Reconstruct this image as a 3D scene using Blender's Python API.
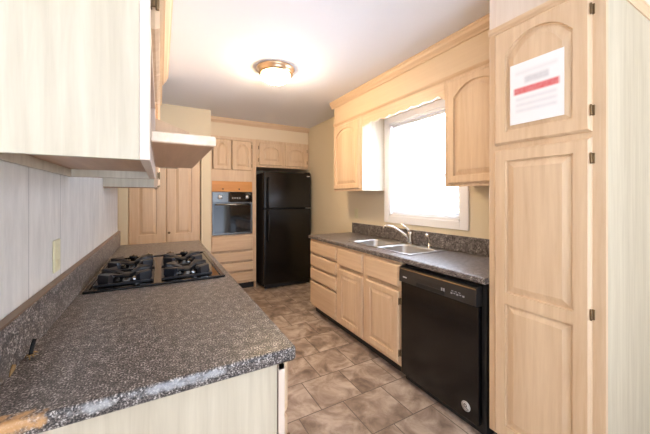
import bpy, bmesh, math, random
from mathutils import Vector, Matrix
for o in list(bpy.data.objects):
    bpy.data.objects.remove(o)
S = bpy.context.scene
COL = S.collection
R = math.radians

# ------------------------------------------------------------------ camera, world, exposure
cam = bpy.data.objects.new('camera', bpy.data.cameras.new('camera'))
COL.objects.link(cam)
cam.location = (0, 0, 1.35)
cam.rotation_euler = (R(90), 0, R(-29.228))
cam.data.sensor_width = 36
cam.data.lens = 294 / 650 * 36
cam.data.shift_y = -18.5 / 650
cam.data.clip_start = 0.02
S.camera = cam

S.view_settings.view_transform = 'Standard'
S.view_settings.look = 'None'
S.view_settings.gamma = 1
S.view_settings.use_curve_mapping = False
S.view_settings.exposure = 1.56

W = bpy.data.worlds.new('daylight'); S.world = W
W.use_nodes = True
wn = W.node_tree.nodes; wl = W.node_tree.links; wn.clear()
wo = wn.new('ShaderNodeOutputWorld'); wb = wn.new('ShaderNodeBackground')
wg = wn.new('ShaderNodeTexCoord'); ws = wn.new('ShaderNodeSeparateXYZ'); wr = wn.new('ShaderNodeValToRGB')
wl.new(wg.outputs['Generated'], ws.inputs[0])
wm = wn.new('ShaderNodeMath'); wm.operation = 'MULTIPLY_ADD'; wm.inputs[1].default_value = 0.5; wm.inputs[2].default_value = 0.5
wl.new(ws.outputs['Z'], wm.inputs[0]); wl.new(wm.outputs[0], wr.inputs[0])
wr.color_ramp.elements[0].position = 0.40; wr.color_ramp.elements[0].color = (1.50, 1.68, 1.98, 1)
wr.color_ramp.elements[1].position = 0.52; wr.color_ramp.elements[1].color = (0.42, 0.50, 0.64, 1)
wl.new(wr.outputs[0], wb.inputs[0])
# sky and ground made much brighter toward the window side, to fill the kitchen
wx = wn.new('ShaderNodeMapRange'); wx.interpolation_type = 'SMOOTHSTEP'
wx.inputs['From Min'].default_value = 0.1; wx.inputs['From Max'].default_value = 0.55
wx.inputs['To Min'].default_value = 1.55; wx.inputs['To Max'].default_value = 11.0
wy = wn.new('ShaderNodeMath'); wy.operation = 'MULTIPLY_ADD'; wy.inputs[1].default_value = 0.5
wl.new(ws.outputs['Y'], wy.inputs[0]); wl.new(ws.outputs['X'], wy.inputs[2])
wl.new(wy.outputs[0], wx.inputs['Value']); wl.new(wx.outputs[0], wb.inputs[1])
wl.new(wb.outputs[0], wo.inputs[0])

def portal(name, loc, rot, sx, sy):
    l = bpy.data.lights.new(name, 'AREA'); l.shape = 'RECTANGLE'; l.size = sx; l.size_y = sy
    l.cycles.is_portal = True
    o = bpy.data.objects.new(name, l); COL.objects.link(o); o.location = loc; o.rotation_euler = rot
    return o
# sky portals in the window over the sink and in the rear opening and added fill window of the dining room
portal('portal_kitchen_window', (2.30, 1.985, 1.65), (0, R(90), 0), 1.02, 0.90)
portal('portal_rear_opening', (0.5, -3.02, 1.15), (R(90), 0, 0), 3.6, 2.2)
portal('portal_dining_fill', (-2.02, -2.15, 1.55), (0, R(-90), 0), 1.2, 0.9)

# ------------------------------------------------------------------ materials
def srgb(r, g, b):
    f = lambda c: (c/255)/12.92 if c/255 <= 0.04045 else ((c/255+0.055)/1.055)**2.4
    return (f(r), f(g), f(b), 1)

def newmat(name):
    m = bpy.data.materials.new(name); m.use_nodes = True
    nt = m.node_tree; b = nt.nodes['Principled BSDF']
    return m, nt, b

def plain(name, col, rough=0.5, metal=0.0, bump=0.0, bscale=80, spec=0.5, var=0.0, vscale=3.0):
    m, nt, b = newmat(name)
    b.inputs['Base Color'].default_value = col; b.inputs['Roughness'].default_value = rough
    b.inputs['Metallic'].default_value = metal; b.inputs['Specular IOR Level'].default_value = spec
    tc = nt.nodes.new('ShaderNodeTexCoord')
    n = nt.nodes.new('ShaderNodeTexNoise'); n.inputs['Scale'].default_value = bscale; n.inputs['Detail'].default_value = 4
    nt.links.new(tc.outputs['Object'], n.inputs['Vector'])
    if bump:
        bp = nt.nodes.new('ShaderNodeBump'); bp.inputs['Strength'].default_value = bump; bp.inputs['Distance'].default_value = 0.002
        nt.links.new(n.outputs['Fac'], bp.inputs['Height']); nt.links.new(bp.outputs[0], b.inputs['Normal'])
    if var:
        n2 = nt.nodes.new('ShaderNodeTexNoise'); n2.inputs['Scale'].default_value = vscale; n2.inputs['Detail'].default_value = 5
        nt.links.new(tc.outputs['Object'], n2.inputs['Vector'])
        mx = nt.nodes.new('ShaderNodeMix'); mx.data_type = 'RGBA'
        mx.inputs[6].default_value = tuple(c*(1-var) for c in col[:3])+(1,)
        mx.inputs[7].default_value = tuple(min(1, c*(1+var)) for c in col[:3])+(1,)
        nt.links.new(n2.outputs['Fac'], mx.inputs[0]); nt.links.new(mx.outputs[2], b.inputs['Base Color'])
    return m

def wood(name, c1, c2, axis='z', rough=0.42, scale=1.0, contrast=(0.35, 0.68), bump=0.08):
    m, nt, b = newmat(name)
    N = nt.nodes; L = nt.links
    tc = N.new('ShaderNodeTexCoord'); mp = N.new('ShaderNodeMapping')
    s = {'z': (38, 38, 2.2), 'x': (2.2, 38, 38), 'y': (38, 2.2, 38)}[axis]
    mp.inputs['Scale'].default_value = tuple(v*scale for v in s)
    L.new(tc.outputs['Object'], mp.inputs['Vector'])
    n = N.new('ShaderNodeTexNoise'); n.inputs['Scale'].default_value = 1.0; n.inputs['Detail'].default_value = 6; n.inputs['Roughness'].default_value = 0.62
    n.inputs['Distortion'].default_value = 0.35
    L.new(mp.outputs[0], n.inputs['Vector'])
    mp2 = N.new('ShaderNodeMapping'); mp2.inputs['Scale'].default_value = tuple(v*scale*0.16 for v in s)
    L.new(tc.outputs['Object'], mp2.inputs['Vector'])
    n2 = N.new('ShaderNodeTexNoise'); n2.inputs['Scale'].default_value = 1.0; n2.inputs['Detail'].default_value = 3
    L.new(mp2.outputs[0], n2.inputs['Vector'])
    ad = N.new('ShaderNodeMath'); ad.operation = 'MULTIPLY_ADD'; ad.inputs[1].default_value = 0.6
    mu = N.new('ShaderNodeMath'); mu.operation = 'MULTIPLY'; mu.inputs[1].default_value = 0.4
    L.new(n2.outputs['Fac'], mu.inputs[0]); L.new(n.outputs['Fac'], ad.inputs[0]); L.new(mu.outputs[0], ad.inputs[2])
    rp = N.new('ShaderNodeValToRGB')
    rp.color_ramp.elements[0].position = contrast[0]; rp.color_ramp.elements[0].color = c2
    rp.color_ramp.elements[1].position = contrast[1]; rp.color_ramp.elements[1].color = c1
    L.new(ad.outputs[0], rp.inputs[0]); L.new(rp.outputs[0], b.inputs['Base Color'])
    b.inputs['Roughness'].default_value = rough
    bp = N.new('ShaderNodeBump'); bp.inputs['Strength'].default_value = bump; bp.inputs['Distance'].default_value = 0.001
    L.new(n.outputs['Fac'], bp.inputs['Height']); L.new(bp.outputs[0], b.inputs['Normal'])
    return m

def laminate(name, worn=False):
    """dark speckled stone-look laminate"""
    m, nt, b = newmat(name); N = nt.nodes; L = nt.links
    tc = N.new('ShaderNodeTexCoord')
    n = N.new('ShaderNodeTexNoise'); n.inputs['Scale'].default_value = 240; n.inputs['Detail'].default_value = 2; n.inputs['Roughness'].default_value = 0.6
    n2 = N.new('ShaderNodeTexNoise'); n2.inputs['Scale'].default_value = 42; n2.inputs['Detail'].default_value = 3
    mp = N.new('ShaderNodeMapping'); mp.inputs['Scale'].default_value = (1, 0.8, 1)
    L.new(tc.outputs['Object'], mp.inputs['Vector'])
    L.new(mp.outputs[0], n.inputs['Vector']); L.new(mp.outputs[0], n2.inputs['Vector'])
    a = N.new('ShaderNodeMath'); a.operation = 'MULTIPLY_ADD'; a.inputs[1].default_value = 0.75
    c = N.new('ShaderNodeMath'); c.operation = 'MULTIPLY'; c.inputs[1].default_value = 0.25
    L.new(n2.outputs['Fac'], c.inputs[0]); L.new(n.outputs['Fac'], a.inputs[0]); L.new(c.outputs[0], a.inputs[2])
    rp = N.new('ShaderNodeValToRGB'); e = rp.color_ramp.elements
    e[0].position = 0.42; e[0].color = srgb(36, 33, 33)
    e[1].position = 0.47; e[1].color = srgb(82, 75, 72)
    for p, col in ((0.555, srgb(112, 104, 100)), (0.61, srgb(186, 180, 176)), (0.67, srgb(205, 198, 194))):
        x = e.new(p); x.color = col
    L.new(a.outputs[0], rp.inputs[0])
    out = rp.outputs[0]
    b.inputs['Roughness'].default_value = 0.34
    if worn:
        sp = N.new('ShaderNodeSeparateXYZ'); L.new(tc.outputs['Object'], sp.inputs[0])
        nz = N.new('ShaderNodeTexNoise'); nz.inputs['Scale'].default_value = 45; nz.inputs['Detail'].default_value = 5
        L.new(tc.outputs['Object'], nz.inputs['Vector'])
        def mth(op, x, y):
            k = N.new('ShaderNodeMath'); k.operation = op; k.use_clamp = False
            for i, v in enumerate((x, y)):
                if hasattr(v, 'links'): L.new(v, k.inputs[i])
                else: k.inputs[i].default_value = v
            return k.outputs[0]
        def patch(prev, x0, hw, zc, hz, col, gain, amt, yr=0.02):
            dx = mth('DIVIDE', mth('ABSOLUTE', mth('SUBTRACT', sp.outputs['X'], x0), 0), hw)
            dz = mth('DIVIDE', mth('ABSOLUTE', mth('SUBTRACT', sp.outputs['Z'], zc), 0), hz)
            dy = mth('DIVIDE', mth('ABSOLUTE', sp.outputs['Y'], 0), yr)
            dm = mth('ADD', mth('ADD', mth('POWER', dx, 2.0), mth('POWER', dz, 2.0)), mth('POWER', dy, 3.0))
            v = mth('SUBTRACT', mth('ADD', 1.0, mth('MULTIPLY', mth('SUBTRACT', nz.outputs['Fac'], 0.5), 3.2)), dm)
            k = N.new('ShaderNodeMath'); k.operation = 'MULTIPLY'; k.use_clamp = True; L.new(v, k.inputs[0]); k.inputs[1].default_value = gain
            f = mth('MULTIPLY', k.outputs[0], amt)
            mx = N.new('ShaderNodeMix'); mx.data_type = 'RGBA'
            L.new(f, mx.inputs[0]); L.new(prev, mx.inputs[6]); mx.inputs[7].default_value = col
            return mx.outputs[2]
        out = patch(out, -0.270, 0.075, -0.011, 0.020, srgb(200, 152, 100), 1.6, 0.85, 0.034)
        out = patch(out, -0.128, 0.040, -0.014, 0.014, srgb(176, 177, 180), 1.0, 0.7)
        out = patch(out, 0.045, 0.12, -0.014, 0.013, srgb(176, 178, 184), 1.0, 0.7)
    L.new(out, b.inputs['Base Color'])
    return m

M = {}
M['wood'] = wood('pickled_oak', srgb(228, 202, 171), srgb(207, 175, 141))
M['wood_h'] = wood('pickled_oak_horizontal', srgb(228, 202, 171), srgb(207, 175, 141), 'x')
M['wood_edge'] = wood('raw_oak_edge', srgb(236, 222, 205), srgb(212, 190, 166), 'x')
M['wood_shadow'] = wood('shaded_oak', srgb(205, 168, 138), srgb(182, 142, 112), 'x')  # darker oak copy: shade of undersides and interiors put into the colour
M['pine'] = wood('new_pine', srgb(230, 165, 90), srgb(205, 135, 65), 'x', contrast=(0.3, 0.75))
M['vinyl'] = wood('wood_grain_vinyl', srgb(207, 197, 178), srgb(180, 168, 147), contrast=(0.3, 0.62), rough=0.38, bump=0.03)
M['frame_white'] = wood('pale_face_frame', srgb(232, 218, 206), srgb(217, 199, 185))
M['dark_wood'] = wood('bare_brown_wood', srgb(150, 108, 74), srgb(112, 76, 50))
M['laminate'] = laminate('speckled_laminate')
M['laminate_worn'] = laminate('speckled_laminate_worn', True)
M['lam_edge'] = plain('brown_laminate_edge', srgb(118, 92, 70), 0.4, var=0.2, vscale=30)
M['black'] = plain('black_gloss', srgb(16, 16, 17), 0.18)
M['black_fridge'] = plain('black_textured_enamel', srgb(13, 13, 14), 0.2, bump=0.2, bscale=260)
M['black_matt'] = plain('black_matt', srgb(22, 22, 23), 0.55)
M['iron'] = plain('cast_iron', srgb(34, 36, 42), 0.3, bump=0.15, bscale=300)
M['glass_black'] = plain('black_glass', srgb(14, 13, 12), 0.06)
M['steel'] = plain('stainless_steel', srgb(188, 187, 185), 0.33, 1.0)
M['chrome'] = plain('brushed_nickel', srgb(190, 184, 176), 0.2, 1.0)
M['dark_steel'] = plain('dark_steel', srgb(110, 112, 112), 0.25, 1.0)
M['bronze'] = plain('antique_bronze', srgb(128, 106, 78), 0.35, 0.8)
M['nickel'] = plain('warm_nickel', srgb(196, 168, 138), 0.3, 0.9)
M['white_paint'] = plain('white_trim_paint', srgb(236, 236, 238), 0.4)
M['ceiling'] = plain('ceiling_paint', srgb(236, 238, 244), 0.85, bump=0.15, bscale=120)
M['cream'] = plain('cream_paint', srgb(226, 212, 184), 0.75, bump=0.1, bscale=150)
M['soffit'] = plain('cream_soffit', srgb(228, 210, 182), 0.7, bump=0.1, bscale=150)
M['soffit_tan'] = wood('tan_soffit_veneer', srgb(224, 200, 168), srgb(214, 188, 156), 'y', contrast=(0.3, 0.7), bump=0.02)
M['grey_paint'] = plain('pale_grey_paint', srgb(216, 214, 212), 0.75)
M['paper'] = plain('paper', srgb(240, 240, 242), 0.6)
M['plate'] = plain('almond_plastic', srgb(222, 214, 176), 0.35)
M['panel_black'] = plain('charcoal_gloss', srgb(44, 42, 41), 0.28)
M['rubber'] = plain('black_rubber', srgb(20, 20, 20), 0.7)
M['badge'] = plain('silver_badge', srgb(205, 205, 208), 0.35, 0.3)
M['display'] = plain('pale_print', srgb(150, 152, 156), 0.4)
M['copper'] = plain('frayed_fibre', srgb(150, 120, 78), 0.6, var=0.25, vscale=60)
M['blind'] = plain('white_blind', srgb(230, 230, 232), 0.5)

def glass_mat():
    m, nt, b = newmat('window_glass'); N = nt.nodes; L = nt.links
    t = N.new('ShaderNodeBsdfTransparent'); g = N.new('ShaderNodeBsdfGlossy'); g.inputs['Roughness'].default_value = 0.02
    mx = N.new('ShaderNodeMixShader'); mx.inputs[0].default_value = 0.05
    L.new(t.outputs[0], mx.inputs[1]); L.new(g.outputs[0], mx.inputs[2])
    L.new(mx.outputs[0], N['Material Output'].inputs[0])
    return m
M['glass'] = glass_mat()

def lamp_mat():
    m, nt, b = newmat('lit_lamp_glass')
    b.inputs['Base Color'].default_value = srgb(250, 240, 220)
    b.inputs['Emission Color'].default_value = (1.0, 0.74, 0.44, 1)
    b.inputs['Emission Strength'].default_value = 48
    return m
M['lamp'] = lamp_mat()

def floor_mat():
    m, nt, b = newmat('slate_look_tile'); N = nt.nodes; L = nt.links
    tc = N.new('ShaderNodeTexCoord'); mp = N.new('ShaderNodeMapping')
    # tile rows run across the galley, joints staggered by half a tile
    mp.inputs['Location'].default_value = (-(1.22-0.32*10), -(1.336-0.313*20), 0)
    L.new(tc.outputs['Object'], mp.inputs['Vector'])
    br = N.new('ShaderNodeTexBrick'); br.offset = 0.5; br.offset_frequency = 2
    br.inputs['Scale'].default_value = 1; br.inputs['Brick Width'].default_value = 0.32; br.inputs['Row Height'].default_value = 0.313
    br.inputs['Mortar Size'].default_value = 0.0035; br.inputs['Mortar Smooth'].default_value = 0.3
    br.inputs['Color1'].default_value = (0.25, 0.25, 0.25, 1); br.inputs['Color2'].default_value = (0.75, 0.75, 0.75, 1)
    L.new(mp.outputs[0], br.inputs['Vector'])
    n = N.new('ShaderNodeTexNoise'); n.inputs['Scale'].default_value = 6.5; n.inputs['Detail'].default_value = 7; n.inputs['Roughness'].default_value = 0.6; n.inputs['Distortion'].default_value = 0.8
    n.noise_dimensions = '4D'
    L.new(tc.outputs['Object'], n.inputs['Vector'])
    wv = N.new('ShaderNodeMath'); wv.operation = 'MULTIPLY'; wv.inputs[1].default_value = 9.0
    L.new(br.outputs['Color'], wv.inputs[0]); L.new(wv.outputs[0], n.inputs['W'])
    rp = N.new('ShaderNodeValToRGB'); e = rp.color_ramp.elements
    e[0].position = 0.32; e[0].color = srgb(112, 98, 88)
    e[1].position = 0.46; e[1].color = srgb(156, 138, 125)
    x = e.new(0.56); x.color = srgb(184, 168, 155)
    x = e.new(0.68); x.color = srgb(206, 194, 183)
    L.new(n.outputs['Fac'], rp.inputs[0])
    mx = N.new('ShaderNodeMix'); mx.data_type = 'RGBA'; mx.inputs[7].default_value = srgb(104, 94, 86)
    L.new(br.outputs['Fac'], mx.inputs[0]); L.new(rp.outputs[0], mx.inputs[6])
    L.new(mx.outputs[2], b.inputs['Base Color']); b.inputs['Roughness'].default_value = 0.42
    iv = N.new('ShaderNodeMath'); iv.operation = 'MULTIPLY_ADD'; iv.inputs[1].default_value = -0.6
    L.new(br.outputs['Fac'], iv.inputs[0]); 
    m2 = N.new('ShaderNodeMath'); m2.operation = 'MULTIPLY'; m2.inputs[1].default_value = 0.4
    L.new(n.outputs['Fac'], m2.inputs[0]); L.new(m2.outputs[0], iv.inputs[2])
    bp = N.new('ShaderNodeBump'); bp.inputs['Strength'].default_value = 0.5; bp.inputs['Distance'].default_value = 0.004
    L.new(iv.outputs[0], bp.inputs['Height']); L.new(bp.outputs[0], b.inputs['Normal'])
    return m
M['floor'] = floor_mat()

def panel_wall_mat():
    """pale grey washed wall boards with thin vertical joints"""
    m, nt, b = newmat('washed_wall_board'); N = nt.nodes; L = nt.links
    tc = N.new('ShaderNodeTexCoord'); mp = N.new('ShaderNodeMapping'); mp.inputs['Scale'].default_value = (9, 9, 2.2)
    L.new(tc.outputs['Object'], mp.inputs['Vector'])
    n = N.new('ShaderNodeTexNoise'); n.inputs['Scale'].default_value = 1.6; n.inputs['Detail'].default_value = 7; n.inputs['Roughness'].default_value = 0.68
    L.new(mp.outputs[0], n.inputs['Vector'])
    rp = N.new('ShaderNodeValToRGB'); e = rp.color_ramp.elements
    e[0].position = 0.3; e[0].color = srgb(202, 198, 191); e[1].position = 0.68; e[1].color = srgb(228, 224, 217)
    L.new(n.outputs['Fac'], rp.inputs[0])
    sp = N.new('ShaderNodeSeparateXYZ'); L.new(tc.outputs['Object'], sp.inputs[0])
    def mth(op, x, y):
        k = N.new('ShaderNodeMath'); k.operation = op
        for i, v in enumerate((x, y)):
            if hasattr(v, 'links'): L.new(v, k.inputs[i])
            else: k.inputs[i].default_value = v
        return k.outputs[0]
    fr = mth('ABSOLUTE', mth('SUBTRACT', mth('FRACT', mth('DIVIDE', mth('SUBTRACT', sp.outputs['Y'], 1.204-0.16), 0.32), 0), 0.5), 0)
    ln = mth('LESS_THAN', fr, 0.006)
    mx = N.new('ShaderNodeMix'); mx.data_type = 'RGBA'; mx.inputs[7].default_value = srgb(150, 145, 142)
    L.new(ln, mx.inputs[0]); L.new(rp.outputs[0], mx.inputs[6]); L.new(mx.outputs[2], b.inputs['Base Color'])
    b.inputs['Roughness'].default_value = 0.55
    return m
M['boards'] = panel_wall_mat()

def notice_mat():
    """white sheet with soft grey lines of print and a red band"""
    m, nt, b = newmat('printed_notice'); N = nt.nodes; L = nt.links
    tc = N.new('ShaderNodeTexCoord'); sp = N.new('ShaderNodeSeparateXYZ'); L.new(tc.outputs['Object'], sp.inputs[0])
    def mth(op, x, y, clamp=False):
        k = N.new('ShaderNodeMath'); k.operation = op; k.use_clamp = clamp
        for i, v in enumerate((x, y)):
            if hasattr(v, 'links'): L.new(v, k.inputs[i])
            else: k.inputs[i].default_value = v
        return k.outputs[0]
    nz = N.new('ShaderNodeTexNoise'); nz.inputs['Scale'].default_value = 55; nz.inputs['Detail'].default_value = 1
    L.new(tc.outputs['Object'], nz.inputs['Vector'])
    col = None
    base = N.new('ShaderNodeRGB'); base.outputs[0].default_value = srgb(242, 242, 246); col = base.outputs[0]
    def bar(prev, zc, hz, xc, hx, c, amt, sz=0.012, noisy=0.0):
        a = mth('MULTIPLY', mth('SUBTRACT', hz+sz/2, mth('ABSOLUTE', mth('SUBTRACT', sp.outputs['Z'], zc), 0)), 1/sz, True)
        d = mth('MULTIPLY', mth('SUBTRACT', hx+0.006, mth('ABSOLUTE', mth('SUBTRACT', sp.outputs['X'], xc), 0)), 1/0.012, True)
        f = mth('MULTIPLY', mth('MULTIPLY', a, d), amt)
        if noisy: f = mth('MULTIPLY', f, mth('MULTIPLY_ADD' if False else 'ADD', mth('MULTIPLY', nz.outputs['Fac'], noisy), 1-noisy))
        mx = N.new('ShaderNodeMix'); mx.data_type = 'RGBA'; mx.inputs[7].default_value = c
        L.new(f, mx.inputs[0]); L.new(prev, mx.inputs[6]); return mx.outputs[2]
    col = bar(col, 0.060, 0.016, 0.004, 0.052, srgb(160, 160, 170), 0.55, 0.016, 0.5)
    col = bar(col, 0.100, 0.006, 0.0, 0.09, srgb(205, 205, 212), 0.4, 0.02)
    col = bar(col, 0.012, 0.016, 0.0, 0.096, srgb(215, 60, 66), 0.95, 0.010, 0.25)
    for z in (-0.030, -0.058, -0.086):
        col = bar(col, z, 0.007, 0.0, 0.088, srgb(190, 192, 204), 0.45, 0.016, 0.4)
    L.new(col, b.inputs['Base Color']); b.inputs['Roughness'].default_value = 0.5
    return m
M['notice'] = notice_mat()

# ------------------------------------------------------------------ mesh helpers
class MB:
    def __init__(self): self.bm = bmesh.new()
    def box(self, x0, x1, y0, y1, z0, z1, bev=0.0, seg=1):
        r = bmesh.ops.create_cube(self.bm, size=1.0)
        vs = r['verts']
        for v in vs:
            v.co = Vector(((x0+x1)/2+v.co.x*(x1-x0), (y0+y1)/2+v.co.y*(y1-y0), (z0+z1)/2+v.co.z*(z1-z0)))
        if bev > 0:
            es = list({e for v in vs for e in v.link_edges})
            bmesh.ops.bevel(self.bm, geom=es, offset=bev, segments=seg, affect='EDGES', profile=0.5)
        return self
    def prism(self, pts, axis, a, b):
        """extrude an outline along an axis; pts are the two other coordinates"""
        def mk(p, t):
            return {'x': (t, p[0], p[1]), 'y': (p[0], t, p[1]), 'z': (p[0], p[1], t)}[axis]
        A = [self.bm.verts.new(mk(p, a)) for p in pts]; B = [self.bm.verts.new(mk(p, b)) for p in pts]
        n = len(pts)
        fs = [self.bm.faces.new(A), self.bm.faces.new(B[::-1])]
        for i in range(n):
            fs.append(self.bm.faces.new((A[i], B[i], B[(i+1) % n], A[(i+1) % n])))
        bmesh.ops.recalc_face_normals(self.bm, faces=fs)
        return self
    def lathe(self, prof, c=(0, 0, 0), seg=32, axis='z'):
        rings = []
        for (r, z) in prof:
            ring = []
            for i in range(seg):
                a = 2*math.pi*i/seg; u, v = r*math.cos(a), r*math.sin(a)
                p = {'z': (u, v, z), 'x': (z, u, v), 'y': (u, z, v)}[axis]
                ring.append(self.bm.verts.new((c[0]+p[0], c[1]+p[1], c[2]+p[2])))
            rings.append(ring)
        fs = []
        for A, B in zip(rings, rings[1:]):
            for i in range(seg):
                fs.append(self.bm.faces.new((A[i], A[(i+1) % seg], B[(i+1) % seg], B[i])))
        fs.append(self.bm.faces.new(rings[0][::-1])); fs.append(self.bm.faces.new(rings[-1]))
        for f in fs: f.smooth = True
        bmesh.ops.recalc_face_normals(self.bm, faces=fs)
        return self
    def tube(self, path, rad, seg=12):
        path = [Vector(p) for p in path]; n = len(path); rings = []
        rads = rad if isinstance(rad, (list, tuple)) else [rad]*n
        up = Vector((0.13, 0.27, 0.95)).normalized()
        for i, p in enumerate(path):
            d = (path[min(i+1, n-1)]-path[max(i-1, 0)]).normalized()
            s = d.cross(up)
            if s.length < 1e-3: s = d.cross(Vector((1, 0, 0)))
            s.normalize(); t = s.cross(d).normalized()
            rings.append([self.bm.verts.new(p+(s*math.cos(2*math.pi*k/seg)+t*math.sin(2*math.pi*k/seg))*rads[i]) for k in range(seg)])
        fs = []
        for A, B in zip(rings, rings[1:]):
            for i in range(seg):
                fs.append(self.bm.faces.new((A[i], A[(i+1) % seg], B[(i+1) % seg], B[i])))
        fs += [self.bm.faces.new(rings[0][::-1]), self.bm.faces.new(rings[-1])]
        for f in fs: f.smooth = True
        bmesh.ops.recalc_face_normals(self.bm, faces=fs)
        return self
    def bridge(self, rings, cap=True):
        V = [[self.bm.verts.new(p) for p in r] for r in rings]; n = len(rings[0]); fs = []
        for A, B in zip(V, V[1:]):
            for i in range(n):
                fs.append(self.bm.faces.new((A[i], A[(i+1) % n], B[(i+1) % n], B[i])))
        if cap: fs.append(self.bm.faces.new(V[-1]))
        return fs
    def build(self, name, mat, parent=None, label=None, shift=(0, 0, 0)):
        me = bpy.data.meshes.new(name); self.bm.to_mesh(me); self.bm.free()
        if shift != (0, 0, 0): me.transform(Matrix.Translation(shift))
        me.materials.append(M[mat] if isinstance(mat, str) else mat)
        o = bpy.data.objects.new(name, me); COL.objects.link(o)
        if parent is not None: o.parent = parent
        if label: o['label'] = label
        return o

def thing(name, label, cat, loc=(0, 0, 0), rz=0, group=None):
    o = bpy.data.objects.new(name, None); COL.objects.link(o)
    o.location = loc; o.rotation_euler = (0, 0, R(rz)); o.empty_display_size = 0.1
    o['label'] = label; o['category'] = cat
    if group: o['group'] = group
    return o
def tag(o, label, cat, group=None, kind=None):
    o['label'] = label; o['category'] = cat
    if group: o['group'] = group
    if kind: o['kind'] = kind
    return o
def struct(name, label, cat, parent=None, mb=None, mat=None, loc=(0, 0, 0)):
    if mb is None:
        o = bpy.data.objects.new(name, None); COL.objects.link(o); o.location = loc
    else:
        o = mb.build(name, mat, None)
    o['kind'] = 'structure'; o['label'] = label; o['category'] = cat
    return o

NT = 20
def ring_a(x0, x1, z0, z1, y, arch):
    """outline with a shallow eyebrow arch"""
    pts = [(x0, y, z0), (x1, y, z0)]
    for i in range(NT+1):
        u = 1-2*i/NT; x = (x0+x1)/2+u*(x1-x0)/2
        if arch:
            q = min(1.0, abs(u)*1.03)
            k = (1-math.sqrt(1-(0.84*q)**2))/(1-math.sqrt(1-0.84**2))
        else: k = 0
        pts.append((x, y, z1-arch*k))
    return pts
def panel_door(w, h, t, panels, fw=0.055, ch=0.010):
    """raised-panel door, front towards -y, x 0..w, z 0..h. panels: list of (z0, z1, arch) openings, stacked upward"""
    b = MB()
    b.box(0, w, -t+max(ch, 0.0135), 0, 0, h)
    for q in (0, 1):
        b.box(0 if q == 0 else w-fw*0.8, fw*0.8 if q == 0 else w, -t+ch, -t+0.0135, 0, h)
    b.box(fw*0.8, w-fw*0.8, -t+ch, -t+0.0135, 0, fw*0.6); b.box(fw*0.8, w-fw*0.8, -t+ch, -t+0.0135, h-fw*0.6, h)
    bounds = [0.0]+[(panels[i][1]+panels[i+1][0])/2 for i in range(len(panels)-1)]+[h]
    for i, (z0, z1, arch) in enumerate(panels):
        lo, hi = bounds[i], bounds[i+1]
        zl = lo+(ch if i == 0 else 0); zh = hi-(ch if i == len(panels)-1 else 0)
        g = 0.0125
        rs = []
        rs.append(ring_a(0, w, lo, hi, -t+ch, 0))
        rs.append(ring_a(ch, w-ch, zl, zh, -t, 0))
        rs.append(ring_a(fw, w-fw, z0, z1, -t, arch))
        rs.append(ring_a(fw+0.002, w-fw-0.002, z0+0.002, z1-0.002, -t+g, arch))
        rs.append(ring_a(fw+0.010, w-fw-0.010, z0+0.010, z1-0.010, -t+g, arch))
        rs.append(ring_a(fw+0.040, w-fw-0.040, z0+0.040, z1-0.038, -t+0.0015, arch*0.95))
        b.bridge(rs)
    bmesh.ops.recalc_face_normals(b.bm, faces=b.bm.faces[:])
    return b
def slab_front(w, h, t, ch=0.009):
    b = MB(); 
    b.box(0, w, -t+ch+0.005, 0, 0.018, h)
    b.box(0, w, -t+ch, -t+ch+0.005, 0, h)
    b.bridge([ring_a(0, w, 0, h, -t+ch, 0), ring_a(ch, w-ch, ch, h-ch, -t, 0)])
    bmesh.ops.recalc_face_normals(b.bm, faces=b.bm.faces[:])
    return b
def hinge(parent, x, z, y, mat='bronze', s=1.0):
    b = MB()
    b.box(x-0.006*s, x+0.010*s, y-0.004, y+0.0005, z-0.026*s, z+0.026*s, 0.0015)
    b.lathe([(0.0045*s, -0.027*s), (0.0050*s, -0.02*s), (0.0050*s, 0.02*s), (0.0045*s, 0.027*s)], (x, y-0.015, z), 10)
    b.box(x-0.002*s, x+0.003*s, y-0.014, y-0.003, z-0.02*s, z+0.02*s)
    return b.build('hinge', mat, parent, 'antique bronze hinge')
def place(b, x, y, z):
    bmesh.ops.translate(b.bm, verts=b.bm.verts[:], vec=(x, y, z)); return b
def door_part(root, x, z, w, h, arch=0.0, fw=0.055, t=0.019, y=0.0, hinge_side=None, panels=None, mat='wood', hz=None, hs=1.0):
    if panels is None: panels = [(fw, h-fw*0.85, arch)]
    d = place(panel_door(w, h, t, panels, fw), x, y, z).build('door', mat, root)
    if hinge_side:
        hx = x-0.006 if hinge_side == 'l' else x+w+0.0
        for q in (hz or (z+0.075, z+h-0.075)):
            hinge(d, hx if hinge_side == 'r' else hx-0.002, q, -0.0 if y == 0 else y, s=hs)
    return d
def drawer_part(root, x, z, w, h, t=0.019, name='drawer', mat='wood_h'):
    return place(slab_front(w, h, t), x, 0, z).build(name, mat, root)

# ------------------------------------------------------------------ room shell
CE = 2.51; XR = 2.15; XL = -0.345
struct('floor', 'brown slate-look tile floor laid in staggered rows', 'floor', mb=MB().box(-2.1, 2.3, -3.1, 5.1, -0.05, 0), mat='floor')
struct('ceiling', 'white painted kitchen ceiling', 'ceiling', mb=MB().box(-2.1, 2.3, -3.1, 5.1, CE, CE+0.05), mat='ceiling')
# right wall with the window opening over the sink
WY0, WY1, WZ0, WZ1 = 1.555, 2.415, 1.165, 2.145
b = MB(); T = 2.28
b.box(XR, T, -3.1, WY0, 0, CE); b.box(XR, T, WY1, 5.1, 0, CE); b.box(XR, T, WY0, WY1, 0, WZ0); b.box(XR, T, WY0, WY1, WZ1, CE)
struct('wall_right', 'cream wall with the window over the sink', 'wall', mb=b, mat='cream')
struct('wall_left', 'pale grey boarded wall behind the cooktop counter', 'wall', mb=MB().box(XL-0.12, XL, 0.79, 3.30, 0, CE), mat='boards')
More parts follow.
